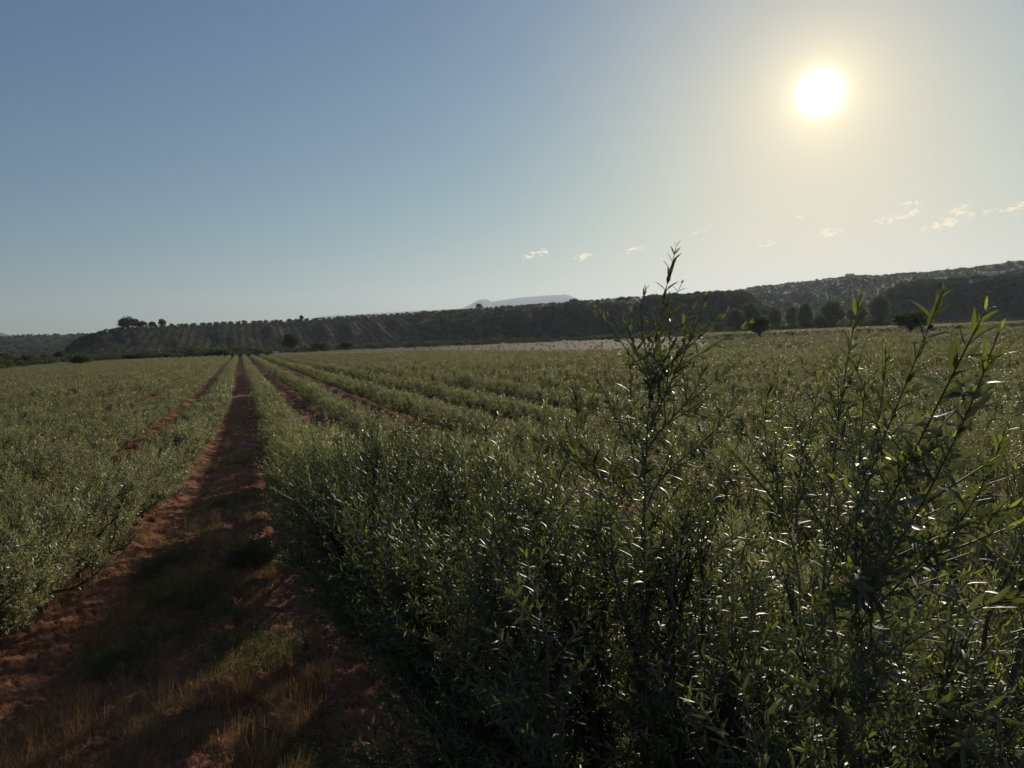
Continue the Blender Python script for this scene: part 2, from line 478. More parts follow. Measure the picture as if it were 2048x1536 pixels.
class Tubes:
    def __init__(s): s.V, s.F, s.M, s.n = [], [], [], 0
    def add(s, pts, r0, r1, sides=5, mi=0):
        pts = np.asarray(pts, float); m = len(pts)
        d = np.gradient(pts, axis=0); _, u, v = frame_of(d)
        r = np.linspace(r0, r1, m)[:, None]
        a = np.linspace(0, 2 * math.pi, sides, endpoint=False)
        V = pts[:, None, :] + r[:, :, None] * (np.cos(a)[None, :, None] * u[:, None, :] + np.sin(a)[None, :, None] * v[:, None, :])
        f = grid_faces(m, sides, True) + s.n
        s.V.append(V.reshape(-1, 3)); s.F.append(f); s.M.append(np.full(len(f), mi)); s.n += m * sides
    def build(s, name, mats):
        return mesh_np(name, np.concatenate(s.V), [np.concatenate(s.F)], mats, True, mat_idx=np.concatenate(s.M))

def shoot_leaves(lv, pts, gap, Ll, Lw, g, young_tip=.12, start=.12, openang=(R(28), R(58))):
    """opposite pairs of narrow leaves along a shoot"""
    pts = np.asarray(pts); seg = np.linalg.norm(np.diff(pts, axis=0), axis=1); s = np.concatenate([[0], np.cumsum(seg)])
    tot = s[-1]; n = max(2, int(tot * (1 - start) / gap))
    q = np.linspace(tot * start, tot, n) + g.normal(0, gap * .12, n); q = np.clip(q, 0, tot)
    P = np.stack([np.interp(q, s, pts[:, i]) for i in range(3)], -1)
    d = np.stack([np.interp(q, s, np.gradient(pts[:, i])) for i in range(3)], -1)
    d, u, v = frame_of(d)
    fr = q / tot
    a0 = g.random() * math.pi
    rot = a0 + np.arange(n) * (math.pi / 2) + g.normal(0, .3, n)
    for sgn in (0, math.pi):
        aa_ = rot + sgn
        side = np.cos(aa_)[:, None] * u + np.sin(aa_)[:, None] * v
        op = (openang[0] + (openang[1] - openang[0]) * (1 - fr ** 3)) + g.normal(0, .16, n)
        D = d * np.cos(op)[:, None] + side * np.sin(op)[:, None]
        N = d * np.sin(op)[:, None] - side * np.cos(op)[:, None] + g.normal(0, .28, (n, 3))
        sz = np.clip(.42 + (tot - q) / .09, .42, 1.0) * np.clip(.7 + q / .08, .7, 1.0) * g.uniform(.8, 1.15, n)
        keep = g.random(n) > .06
        Yg = np.clip((fr - (1 - young_tip)) / young_tip, 0, 1) ** .7 * g.uniform(.6, 1, n) if young_tip > 0 else np.zeros(n)
        lv.add(P[keep], D[keep], N[keep], (Ll * sz)[keep], (Lw * sz * g.uniform(.85, 1.15, n))[keep], Yg[keep])

def bush(seed, H, Rd, n_limb, n_shoot, sl, gap, Ll, Lw, hero, stems, young=.1, clear=.18, lowskirt=.2, mat=None, tall=.0, tub_sides=5, extra=()):
    g = np.random.default_rng(seed)
    lv, tb = Leaves(), Tubes()
    tb.add([(0, 0, -.12), (.01, 0, .08), (g.normal(0, .02), g.normal(0, .02), clear * H + .06)], .026 * max(H, 1), .019 * max(H, 1), tub_sides)
    limbs = []
    for i in range(n_limb):
        a = i * 2.4 + g.normal(0, .3)
        rad = Rd * g.uniform(.35, .85); top = H * g.uniform(.62, .86)
        z0 = clear * H * g.uniform(.5, 1.0)
        if g.random() < lowskirt: top = H * g.uniform(.3, .55); rad = Rd * g.uniform(.7, 1.0)
        t_ = np.linspace(0, 1, 7)
        wob = g.normal(0, .03, (7, 3)) * t_[:, None]
        x = np.cos(a) * rad * t_ ** .8; y = np.sin(a) * rad * t_ ** .8; z = z0 + (top - z0) * t_ ** 1.1
        pts = np.stack([x, y, z], -1) + wob
        limbs.append(pts); tb.add(pts, .013 * max(H, 1), .004, tub_sides)
    for i in range(n_shoot):
        pl = limbs[g.integers(len(limbs))]
        tq = g.uniform(.12, 1.0) ** .75 * 6; k = min(int(tq), 5); p0 = pl[k] + (pl[k + 1] - pl[k]) * (tq - k)
        out = np.array([p0[0], p0[1], 0]); nr = np.linalg.norm(out) + 1e-3; out /= nr
        hf = p0[2] / H
        th = g.uniform(0, 2 * math.pi); sd = np.array([math.cos(th), math.sin(th), 0])
        d = out * g.uniform(.1, .6) * (1.5 - hf) + sd * g.uniform(.1, .55) + np.array([0, 0, g.uniform(.25, 1.0) * (.35 + .8 * hf)])
        d /= np.linalg.norm(d)
        ln = sl * g.uniform(.6, 1.25) * (1.0 if g.random() > tall else 1.7)
        t_ = np.linspace(0, 1, 5)[:, None]
        bendv = np.array([0, 0, .18 * g.uniform(-.4, 1)]) + g.normal(0, .06, 3)
        pts = p0 + d * ln * t_ + bendv * ln * t_ ** 2
        yt = young if g.random() < .5 else young * .3
        if hero and p0[2] > .68 * H and g.random() < .6: yt = young * 1.7
        shoot_leaves(lv, pts, gap, Ll, Lw, g, yt)
        if stems: tb.add(pts, .0032, .0012, 3, 1)
    for pts in extra:
        pts = np.asarray(pts, float)
        shoot_leaves(lv, pts, gap * .85, Ll * 1.15, Lw * 1.02, g, .1, start=.02, openang=(R(22), R(52)))
        tb.add(pts, .0030, .0010, 5, 1)
        for q in g.uniform(.1, .7, 4 if seed == 32 else 9):          # side twigs of the long shoot
            k = int(q * (len(pts) - 1)); d = pts[min(k + 1, len(pts) - 1)] - pts[k]; d /= np.linalg.norm(d)
            th = g.uniform(0, 6.28); d2 = d * .75 + np.array([math.cos(th), math.sin(th), .25]) * .55; d2 /= np.linalg.norm(d2)
            sub = pts[k] + d2 * g.uniform(.12, .26) * (1.1 - q) * 1.4 * np.linspace(0, 1, 5)[:, None]
            shoot_leaves(lv, sub, gap, Ll, Lw, g, .3)
            tb.add(sub, .0024, .001, 3, 1)
    crown = lv.build('crown', mat, hero, g)
    trunk = tb.build('trunk', [M_BARK, M_SHOOT])
    return crown, trunk

def smooth_path(pts, n=14):
    pts = np.asarray([tuple(p) for p in pts], float); m = len(pts)
    s = np.concatenate([[0], np.cumsum(np.linalg.norm(np.diff(pts, axis=0), axis=1))]); s /= s[-1]
    co = np.polynomial.polynomial.polyfit(s, pts, min(3, m - 1))
    q = np.linspace(0, 1, n)
    return np.polynomial.polynomial.polyval(q, co).T

# --- bush variants per level of detail (height 1 m, radius ~.6)
print('bush variants')
LOD1 = [bush(100 + i, 1.0, .56, 26, 900, .20, .018, .042, .0105, False, False, mat=M_LEAF_MID, young=.06, lowskirt=.3, clear=.15) for i in range(4)]
LOD2 = [bush(200 + i, 1.0, .54, 26, 760, .18, .026, .056, .016, False, False, mat=M_LEAF_MID, young=.06, lowskirt=.5, clear=.08, tub_sides=3) for i in range(4)]
LOD3 = [bush(300 + i, 1.0, .52, 24, 520, .17, .042, .082, .027, False, False, mat=M_LEAF_MID, young=.05, lowskirt=.5, clear=.06, tub_sides=3) for i in range(4)]
LOD4 = [bush(400 + i, 1.0, .52, 18, 260, .16, .07, .12, .045, False, False, mat=M_LEAF_MID, young=.0, lowskirt=.5, clear=.05, tub_sides=3) for i in range(4)]
for nm, lod in (('LOD1', LOD1), ('LOD2', LOD2), ('LOD3', LOD3), ('LOD4', LOD4)):
    print(nm, [len(c.polygons) for c, _ in lod])

# --- nearest olive trees of the row at the right, each its own mesh
def W2L(base, pts):
    return [tuple(np.array(p) - np.array(base)) for p in pts]
def px_path(base, lst):
    return smooth_path(W2L(base, [at(*p) for p in lst]))
HERO = [  # x, y, height, radius, seed, shoots, label, explicit long shoots
    (1.52, 1.62, 2.32, .80, 31, 380, 'tallest olive tree right in front of the camera, forked dark trunk at the bottom right',
     [[(1640, 1250, 2.0), (1660, 1000, 1.95), (1680, 820, 1.9), (1700, 690, 1.9), (1722, 585, 1.9)],
      [(1680, 1150, 1.9), (1740, 950, 1.7), (1800, 790, 1.6), (1850, 680, 1.55), (1884, 583, 1.5)],
      [(1700, 1150, 1.8), (1790, 980, 1.4), (1870, 820, 1.2), (1930, 700, 1.1), (1972, 618, 1.08)],
      [(1700, 1250, 1.8), (1800, 1080, 1.4), (1900, 900, 1.2), (1960, 760, 1.1), (2000, 660, 1.1)],
      [(1640, 1200, 2.0), (1720, 980, 1.8), (1760, 820, 1.75), (1772, 690, 1.75)],
      [(1600, 1200, 2.1), (1560, 1000, 2.1), (1530, 860, 2.1), (1552, 745, 2.1)],
      [(1600, 1100, 2.1), (1600, 950, 2.1), (1625, 830, 2.1), (1640, 752, 2.1)],
      [(1700, 1300, 1.8), (1850, 1120, 1.5), (1960, 980, 1.35), (2010, 860, 1.3)],
      [(1620, 1380, 1.9), (1760, 1330, 1.6), (1900, 1240, 1.5), (2060, 1190, 1.45)],
      [(1620, 1420, 1.9), (1800, 1400, 1.6), (1950, 1420, 1.5), (2080, 1480, 1.4)],
      [(1600, 1300, 2.0), (1700, 1180, 1.7), (1850, 1080, 1.5), (2040, 1010, 1.4)]]),
    (1.14, 2.05, 2.22, .68, 32, 360, 'olive tree whose single long shoot rises highest against the sky',
     [[(1290, 1180, 2.15), (1288, 980, 2.05), (1298, 840, 2.0), (1310, 700, 2.0), (1328, 590, 2.0), (1353, 495, 2.0)],
      [(1298, 860, 2.0), (1340, 770, 1.95), (1380, 680, 1.92), (1412, 592, 1.9)],
      [(1306, 800, 2.0), (1296, 730, 2.0), (1284, 650, 2.02), (1290, 582, 2.05)],
      [(1296, 900, 2.0), (1350, 830, 1.98), (1395, 770, 1.98), (1405, 730, 1.98)],
      [(1290, 980, 2.0), (1262, 880, 2.05), (1262, 790, 2.1), (1256, 700, 2.1)],
      [(1300, 1000, 2.1), (1360, 920, 2.05), (1430, 860, 2.05), (1468, 800, 2.05)],
      [(1290, 780, 2.0), (1330, 740, 2.0), (1365, 690, 2.0), (1372, 640, 2.0)],
      [(1280, 1150, 2.1), (1210, 980, 2.1), (1160, 840, 2.2), (1150, 752, 2.2)]]),
    (.95, 2.95, 2.18, .66, 33, 330, 'slender olive tree just left of the one with the highest shoot',
     [[(1060, 1100, 3.0), (1070, 960, 3.0), (1085, 870, 3.0), (1092, 792, 3.0)],
      [(1000, 1100, 3.0), (985, 980, 3.0), (975, 900, 3.0), (970, 838, 3.0)],
      [(1100, 1050, 2.8), (1130, 930, 2.8), (1165, 850, 2.8), (1192, 770, 2.8)]]),
    (.88, 4.15, 2.10, .66, 34, 290, 'olive bush third along the right row, its foot in bare red soil',
     [[(850, 1050, 4.0), (842, 950, 4.0), (840, 880, 4.0), (842, 830, 4.0)]]),
    (.84, 5.35, 2.0, .64, 35, 280, 'olive bush fourth along the right row beside the stony verge',
     [[(760, 1000, 5.2), (755, 920, 5.2), (758, 845, 5.2)]]),
    (.82, 6.5, 1.80, .62, 36, 270, 'olive bush fifth along the right row, round topped over the track edge', []),
]
hero_xy = []
for (x, y, h, rd, sd, ns, lab, ex) in HERO:
    z = float(ground_z(x, y))
    base = (x, y, z)
    near = sd in (31, 32)
    c, tr = bush(sd, h, rd, 30, int(ns * (4.4 if near else 5.6)), .29, .023, .043, .0104, True, True, young=.13, clear=.24, lowskirt=.12,
                 mat=M_LEAF, tall=.05, tub_sides=7, extra=[px_path(base, e) for e in ex])
    r_ = empty('olive_tree', base)
    tag(r_, lab, 'olive tree', 'nearest olive trees of the right row')
    link('trunk', tr, r_); link('crown', c, r_)
    hero_xy.append((x, y))
    print('hero', sd, len(c.polygons))

# --- all other bushes of the field
rows_pts = []
for k in list(range(-90, 0)) + list(range(1, 190)):
    y = (-6 if k > 1 else 7.7) if k > 0 else 2.2
    y += rng.uniform(0, .8)
    while y < 240:
        x = row_x(k, y) + rng.normal(0, .04)
        a = math.atan2(x, y); r = math.hypot(x, y)
        step = .98 + rng.normal(0, .07)
        ok = R(-30) < a < R(95) and r < float(edge_r(a)) and r > 1.5
        if -12 <= k <= 4 and 42.5 < y < 44.6: ok = False
        if rng.random() < .018 and y > 12: ok = False
        if ok:
            sp_ = rng.uniform(.88, 1.06)
            hgt = .94 + .14 * (fbm(x * .13, y * .13, 2) - .5) * 2 + rng.normal(0, .06)
            if k == 1: hgt *= float(np.interp(y, [7.5, 9, 12, 18], [1.82, 1.58, 1.22, 1.0]))
            if k == 1: sp_ *= float(np.interp(y, [8, 14], [1.15, 1.0]))
            if 2 <= k <= 5: hgt *= float(np.interp(y, [3, 8, 16], [1.5, 1.3, 1.0])); sp_ *= float(np.interp(y, [3, 8, 16], [1.2, 1.12, 1.0]))
            if k < 0: hgt *= float(np.interp(y, [4, 9, 16, 30], [1.38, 1.28, 1.12, 1.02])); sp_ *= float(np.interp(y, [4, 9, 16], [1.2, 1.15, 1.0]))
            if a > R(45) : hgt *= 1.0
            if r > 90: hgt *= 1.05
            if k > 1 and y > 20: sp_ *= .9
            rows_pts.append((x, y, hgt, sp_, rng.uniform(0, 6.28), k, r, a))
        y += step
print('bushes', len(rows_pts))
def in_view(x, y, z=.6, mar=30):
    v = CAMROT.to_3x3().inverted() @ (Vector((x, y, z)) - Vector((0, 0, EYE)))
    if v.z > -.1: return False
    px = 1024 + v.x / -v.z * FPX; py = 768 - v.y / -v.z * FPX
    return -mar < px < 2048 + mar and -mar < py < 1536 + mar
vis = [p for p in rows_pts if in_view(p[0], p[1])]
vis.sort(key=lambda p: p[6])
indiv = vis[:290]
ids = set(id(p) for p in indiv)
ORD = ['zeroth', 'first', 'second', 'third', 'fourth', 'fifth', 'sixth', 'seventh', 'eighth', 'ninth', 'tenth', 'eleventh', 'twelfth', 'thirteenth', 'fourteenth', 'fifteenth', 'sixteenth', 'seventeenth', 'eighteenth', 'nineteenth', 'twentieth']
for p in indiv:
    x, y, hg, sp_, rz, k, r, a = p
    lod = LOD1 if r < 13 else (LOD2 if r < 32 else LOD3)
    c, tr = lod[rng.integers(4)]
    o = empty('olive_bush', (x, y, float(ground_z(x, y))), rz)
    o.scale = (sp_, sp_, hg)
    side = 'left' if k < 0 else 'right'
    n = ORD[abs(k)] if abs(k) < len(ORD) else 'outer'
    tag(o, 'small grey-green olive bush planted in the %s row %s of the red dirt track' % (n, side), 'olive bush', 'olive bushes in the %s row %s of the track' % (n, side))
    link('trunk', tr, o); link('crown', c, o)
print('nearest indiv radius', indiv[-1][6])

def scatter(name, pts, variants, label=None, cat=None, kind='stuff'):
    """pts: (x,y,z, sx, sy, sz, rz, idx); one object that instances the variants on its points"""
    pts = np.asarray(pts, float)
    me = bpy.data.meshes.new(name)
    me.vertices.add(len(pts)); me.vertices.foreach_set('co', pts[:, :3].astype(np.float32).ravel())
    a = me.attributes.new('sc', 'FLOAT_VECTOR', 'POINT'); a.data.foreach_set('vector', pts[:, 3:6].astype(np.float32).ravel())
    a = me.attributes.new('rt', 'FLOAT_VECTOR', 'POINT')
    rt = np.zeros((len(pts), 3), np.float32); rt[:, 2] = pts[:, 6]; a.data.foreach_set('vector', rt.ravel())
    a = me.attributes.new('ix', 'INT', 'POINT'); a.data.foreach_set('value', pts[:, 7].astype(np.int32))
    col = bpy.data.collections.new(name + '_source')
    for i, v in enumerate(variants):
        o = bpy.data.objects.new('%s_%02d' % (name, i), v); col.objects.link(o)
    ng = bpy.data.node_groups.new(name, 'GeometryNodeTree')
    ng.interface.new_socket('Geometry', in_out='INPUT', socket_type='NodeSocketGeometry')
    ng.interface.new_socket('Geometry', in_out='OUTPUT', socket_type='NodeSocketGeometry')
    N = ng.nodes; L = ng.links
    gi, go = N.new('NodeGroupInput'), N.new('NodeGroupOutput')
    ip = N.new('GeometryNodeInstanceOnPoints'); ci = N.new('GeometryNodeCollectionInfo')
    ci.inputs['Collection'].default_value = col
    ci.inputs['Separate Children'].default_value = True; ci.inputs['Reset Children'].default_value = True
    def na(nm, dt):
        n = N.new('GeometryNodeInputNamedAttribute'); n.data_type = dt; n.inputs['Name'].default_value = nm
        return n.outputs['Attribute']
    L.new(gi.outputs[0], ip.inputs['Points']); L.new(ci.outputs[0], ip.inputs['Instance'])
    ip.inputs['Pick Instance'].default_value = True
    L.new(na('ix', 'INT'), ip.inputs['Instance Index'])
    L.new(na('rt', 'FLOAT_VECTOR'), ip.inputs['Rotation'])
    L.new(na('sc', 'FLOAT_VECTOR'), ip.inputs['Scale'])
    L.new(ip.outputs[0], go.inputs[0])
    o = link(name, me)
    md = o.modifiers.new('scatter', 'NODES'); md.node_group = ng
    tag(o, label, cat, kind=kind)
    return o
def merged(cm, tm):
    """crown and trunk as one mesh for the small far copies"""
    V, F3, F4, mi, rn, yg = [], [], [], [], [], []
    import bmesh
    bm = bmesh.new(); bm.from_mesh(cm); n0 = len(bm.faces)
    bm.from_mesh(tm); bm.faces.ensure_lookup_table()
    for f in bm.faces[n0:]: f.material_index = 1
    me = bpy.data.meshes.new('plant'); bm.to_mesh(me); bm.free()
    me.materials.append(cm.materials[0]); me.materials.append(M_BARK)
    return me
m1 = [merged(*v) for v in LOD1]; m2 = [merged(*v) for v in LOD2]; m3 = [merged(*v) for v in LOD3]; m4 = [merged(*v) for v in LOD4]
pts = []
for p in rows_pts:
    if id(p) in ids: continue
    x, y, hg, sp_, rz, k, r, a = p
    lod = 0 if r < 13 else 1 if r < 32 else 2 if r < 75 else 3
    pts.append((x, y, float(ground_z(x, y)), sp_, sp_, hg, rz, lod * 4 + rng.integers(4)))
scatter('olive_orchard', pts, m1 + m2 + m3 + m4, 'long rows of young olive bushes running to the foot of the hills', 'olive orchard')

# young plants on the pale field, and the greener block behind it at the right
pts = []
for i in range(9000):
    a = rng.uniform(azel(820, 690)[0], azel(2350, 650)[0]); r0 = float(edge_r(a))
    r = r0 + (315 - r0) * rng.random()
    x, y = r * math.sin(a), r * math.cos(a)
    x = round(x / 3.4) * 3.4 + rng.normal(0, .15)
    r = math.hypot(x, y); a = math.atan2(x, y)
    if r < edge_r(a): continue
    right = sstep(azel(1290, 680)[0], azel(1500, 670)[0], a)
    if rng.random() > .10 + .5 * right: continue
    s_ = rng.uniform(.35, .7) + .35 * right
    pts.append((x, y, float(ground_z(x, y)) + .08, s_, s_, s_, rng.uniform(0, 6), rng.integers(4)))
for i in range(4200):
    a = rng.uniform(azel(1380, 670)[0], azel(2400, 650)[0]); r = rng.uniform(205, 300)
    x, y = r * math.sin(a), r * math.cos(a)
    x = round(x / 4.) * 4. + rng.normal(0, .2)
    s_ = rng.uniform(1.4, 1.9)
    pts.append((x, y, float(ground_z(x, y)), s_ * 1.2, s_ * 1.2, s_, rng.uniform(0, 6), rng.integers(4)))
scatter('crop_plants', pts, m4, 'low rows of young plants on the pale field below the hills', 'young plants')

# ------------------------------------------------------------------ trees further off
def crown_tree(seed, n_lump, n_leaf, leaf, flat=1.0, mat=M_TREE, spiky=0.0, trunk_h=.28):
    """unit tree: 1 m high, 1 m wide; crown of many leaf faces gathered in clumps"""
    g = np.random.default_rng(seed)
    lv, tb = Leaves(), Tubes()
    tb.add([(0, 0, -.05), (g.normal(0, .01), 0, trunk_h * .6), (g.normal(0, .02), g.normal(0, .02), trunk_h + .2)], .035, .02, 6)
    cz = trunk_h + (1 - trunk_h) * .5; hz = (1 - trunk_h) * .5
    for i in range(n_lump):
        th = g.uniform(0, 2 * math.pi); cu = g.uniform(-.75, 1); q = g.uniform(.45, .8)
        c = np.array([math.cos(th) * math.sqrt(1 - cu * cu) * .5 * q, math.sin(th) * math.sqrt(1 - cu * cu) * .5 * q, cz + cu * hz * q])
        rr_ = g.uniform(.11, .2)
        m = n_leaf // n_lump
        v = g.normal(0, 1, (m, 3)); v /= np.linalg.norm(v, axis=1, keepdims=True)
        P = c + v * rr_ * g.uniform(.55, 1.08, (m, 1)) * [1, 1, .8]
        D = v + g.normal(0, .6, (m, 3)); D[:, 2] += spiky
        sz = leaf * g.uniform(.6, 1.4, m)
        lv.add(P, D, g.normal(0, 1, (m, 3)) + v * .5, sz, sz * .55, np.zeros(m) + (g.random() * .5))
        st = np.array([0, 0, trunk_h * .8]); mid = (st + c) / 2 + [0, 0, .02]
        tb.add([st, mid, c], .012, .004, 3)
    if spiky:
        for i in range(9):
            b0 = np.array([g.uniform(-.25, .3), g.uniform(-.2, .2), .8]); tb.add([b0, b0 + [g.normal(0, .02), 0, g.uniform(.2, .34)]], .014, .006, 3)
    return lv.build('crown', mat, False, g), tb.build('trunk', [M_BARK])
HT = [merged(*crown_tree(500 + i, 14, 420, .12, mat=M_HILL, trunk_h=.18)) for i in range(4)]     # hillside olives
SH = [merged(*crown_tree(520 + i, 14, 620, .10, mat=(M_TREE_PALE if i == 3 else M_HILL if i == 2 else M_TREE), trunk_h=.06)) for i in range(4)]     # shrubs
BIG = [crown_tree(540 + i, 38, 5200, .05, mat=M_TREE, trunk_h=.2) for i in range(3)]
BIGS = crown_tree(549, 34, 4200, .06, mat=M_TREE, trunk_h=.1, spiky=.5)
PALE = [crown_tree(560 + i, 44, 5200, .055, mat=M_TREE_PALE, trunk_h=.1) for i in range(3)]

def terrain(x, y):
    r = math.hypot(x, y); z = float(ground_z(x, y)); a = math.atan2(x, y)
    for f, pa in ((zA, paA), (zC, paC), (zB, paB), (zD, paD)):
        if pa[0, 0] < a < pa[-1, 0]: z = max(z, float(f(x, y)))
    return z
def far_tree(px, dist, wpx, hpx, var, label, group=None, name='tree', cat='tree', dz=0):
    a, _ = azel(px, 660)
    x, y = dist * math.sin(a), dist * math.cos(a)
    z = terrain(x, y) + dz
    d = dist / math.cos(a - YAW) if False else dist
    s = d / FPX * math.cos(a - YAW)
    o = empty(name, (x, y, z - .1), rng.uniform(0, 6.28))
    o.scale = (wpx * s, wpx * s, hpx * s)
    tag(o, label, cat, group)
    c, tr = var
    link('crown', c, o); link('trunk', tr, o)
    return o
# two lone round trees in the field
far_tree(1519, 178, 50, 47, BIG[0], 'smaller lone dark tree in the pale field right of the long olive shoot')
far_tree(1822, 178, 72, 52, BIG[1], 'wide lone dark tree with a flat crown in the field before the right hill')
# the ridge clump on the left hill
far_tree(257, 632, 36, 27, BIGS, 'big dark tree with bare twigs on top at the left end of the ridge')
far_tree(286, 634, 20, 16, BIG[2], 'low dark tree on the ridge between the spiky tree and the small round tree', 'ridge trees')
far_tree(305, 634, 18, 14, BIG[0], 'low dark tree on the ridge next to the small round tree', 'ridge trees')
far_tree(247, 637, 20, 20, BIG[1], 'dark bushy tree against the left side of the spiky ridge tree', 'ridge trees')
far_tree(272, 637, 22, 20, BIG[0], 'dark bushy tree against the right side of the spiky ridge tree', 'ridge trees')
far_tree(325, 634, 17, 19, BIG[1], 'small round tree standing up at the right end of the ridge clump')
far_tree(604, 640, 10, 12, BIG[2], 'tiny round tree alone on the skyline of the olive hill')
far_tree(960, 640, 13, 13, BIG[0], 'tiny dark tree on the skyline just under the left end of the blue mesa')
far_tree(1150, 640, 22, 11, BIG[1], 'broad low tree on the skyline below the right end of the blue mesa')
# trees at the foot of the left hill
for (px, d, w_, h_, v, lab) in (
        (580, 318, 34, 40, BIG[0], 'tall dark tree at the hill foot just right of the track end'),
        (640, 322, 40, 20, BIG[2], 'low wide tree at the hill foot right of the tall dark one'),
        (690, 325, 30, 20, BIG[1], 'round tree at the hill foot, second right of the tall dark one'),
        (385, 300, 34, 26, PALE[1], 'paler green tree at the hill foot left of the dirt track end'),
        (335, 290, 46, 20, BIG[1], 'low wide dark tree at the hill foot left of the paler one'),
        (430, 315, 30, 18, PALE[0], 'small pale tree close left of the dirt track end'),
        (160, 185, 44, 27, BIG[2], 'black looking round bush behind the left edge of the rows'),
        (117, 330, 26, 24, BIG[0], 'dark round tree on the plain at the left, above the black bush'),
        (85, 480, 20, 18, BIG[1], 'small dark tree on the far plain near the left border'),
        (-8, 260, 44, 30, BIG[0], 'dark tree cut by the left border of the photo'),
        (270, 260, 60, 18, BIG[2], 'long low dark thicket tree behind the left rows'),
        (215, 300, 40, 18, PALE[2], 'low paler tree between the black bush and the dark thicket')):
    far_tree(px, d, w_, h_, v, lab)
# tall rounded trees in the little valley between the hills
for (px, d, w_, h_, v, lab) in (
        (1470, 400, 40, 52, PALE[0], 'tall pale tree at the left mouth of the little valley'),
        (1500, 430, 44, 66, PALE[1], 'tallest rounded tree of the little valley, behind the smaller lone tree'),
        (1550, 400, 32, 54, PALE[2], 'narrow tall tree right behind the smaller lone tree'),
        (1610, 440, 34, 58, PALE[0], 'tall slim tree in the middle of the little valley'),
        (1665, 430, 46, 66, PALE[1], 'broad tall tree in the little valley left of the olive shoot tip'),
        (1715, 430, 40, 60, PALE[2], 'tall tree behind the upright olive shoot in the valley'),
        (1760, 440, 44, 68, PALE[0], 'tall tree at the right side of the valley by the dark hill'),
        (1585, 470, 30, 50, BIG[0], 'dark tree half hidden between the pale valley trees'),
        (1640, 395, 34, 34, BIG[1], 'low dark tree in front of the pale valley trees'),
        (1440, 395, 26, 26, BIG[2], 'low dark tree left of the pale valley trees')):
    far_tree(px, d, w_, h_, v, lab, 'valley trees')

# olive trees planted in lines on the hillside
cand = []
c_, s_ = 1.0, 0.0
for i in range(-90, 140):
    off = rng.uniform(0, 8.4)
    for j in range(40, 100):
        u, v = i * 5.7, j * 8.4 + off
        x, y = u * c_ - v * s_, u * s_ + v * c_
        x += rng.normal(0, .3 if y < 600 else 1.1); y += rng.normal(0, .5)
        a = math.atan2(x, y); r = math.hypot(x, y)
        if not (paA[0, 0] < a < azel(1480, 600)[0]) or r < 468 or r > 705: continue
        lim = np.interp(a, [azel(840, 650)[0], azel(1000, 640)[0], azel(1100, 640)[0]], [1, .45, 0.0])
        uu_ = (r - 468) / 180
        if a > azel(840, 650)[0] and uu_ < 1 - lim - .1: continue
        if r > 650 and rng.random() < .1: continue
        if rng.random() < .05: continue
        cand.append((r, x, y, rng.uniform(2.9, 3.9)))
cand.sort()
def _vis(c): return in_view(c[1], c[2], 10)
n_ind = 0; pts = []
for (r, x, y, s) in cand:
    z = terrain(x, y) - .35
    if n_ind < 260 and _vis((r, x, y)) and r < 640:
        o = link('hillside_tree', HT[rng.integers(4)], None, (x, y, z)); o.rotation_euler = (0, 0, rng.uniform(0, 6)); o.scale = (s, s, s * .8)
        tag(o, 'small round olive tree planted in a line on the lower hillside', 'olive tree', 'olive trees in lines on the lower hillside')
        n_ind += 1
    else: pts.append((x, y, z, s, s, s * .8, rng.uniform(0, 6), rng.integers(4)))
print('hill trees', len(cand))
scatter('hillside_grove', pts, HT, 'lines of round olive trees covering the upper hillside to the skyline', 'olive grove')

# scrub on slopes and plain
pts = []
def put(n, a0, a1, r0, r1, smin, smax, cond=None, flat=.8):
    for i in range(n):
        a = rng.uniform(a0, a1); r = rng.uniform(r0, r1)
        x, y = r * math.sin(a), r * math.cos(a)
        if cond is not None and not cond(x, y, a, r): continue
        s = rng.uniform(smin, smax) * (1 if rng.random() < .8 else 1.6)
        pts.append((x, y, terrain(x, y) - .12 * s, s, s, s * flat, rng.uniform(0, 6), rng.integers(4 if r < 350 else 3)))
clump = lambda x, y, a, r: fbm(x * .03, y * .03, 3) > .44
put(2300, azel(840, 640)[0], azel(1570, 640)[0], 480, 650, 1.5, 3.6, clump)
put(1800, azel(1290, 640)[0], azel(1600, 640)[0], 600, 720, 2., 3.6, None)
put(2300, azel(1730, 640)[0], azel(2500, 640)[0], 540, 720, 1.8, 4.2, clump)
put(700, azel(1400, 640)[0], azel(1800, 640)[0], 430, 620, 3, 6.5)
put(14000, azel(1330, 640)[0], azel(2450, 640)[0], 620, 1560, 2.2, 3.8)
put(2600, azel(-400, 700)[0], azel(540, 700)[0], 215, 800, 1.3, 3.4, lambda x, y, a, r: r > edge_r(a) + 8 and (r < 490 or a < azel(200, 700)[0]) and fbm(x * .02, y * .02, 3) > .40, .7)
put(2600, azel(-400, 700)[0], azel(500, 700)[0], 120, 330, 1.8, 4.6, lambda x, y, a, r: edge_r(a) + 10 < r < edge_r(a) + 90 and fbm(x * .05, y * .05, 2) > .4, .62)
put(420, azel(560, 700)[0], azel(1420, 640)[0], 325, 400, 1.4, 3.4, None, .7)
put(2400, azel(-450, 700)[0], azel(520, 700)[0], 800, 1720, 3, 5.5)
scatter('scrub_vegetation', pts, SH, 'dark scrub scattered over the slopes, valley and plain', 'scrub')

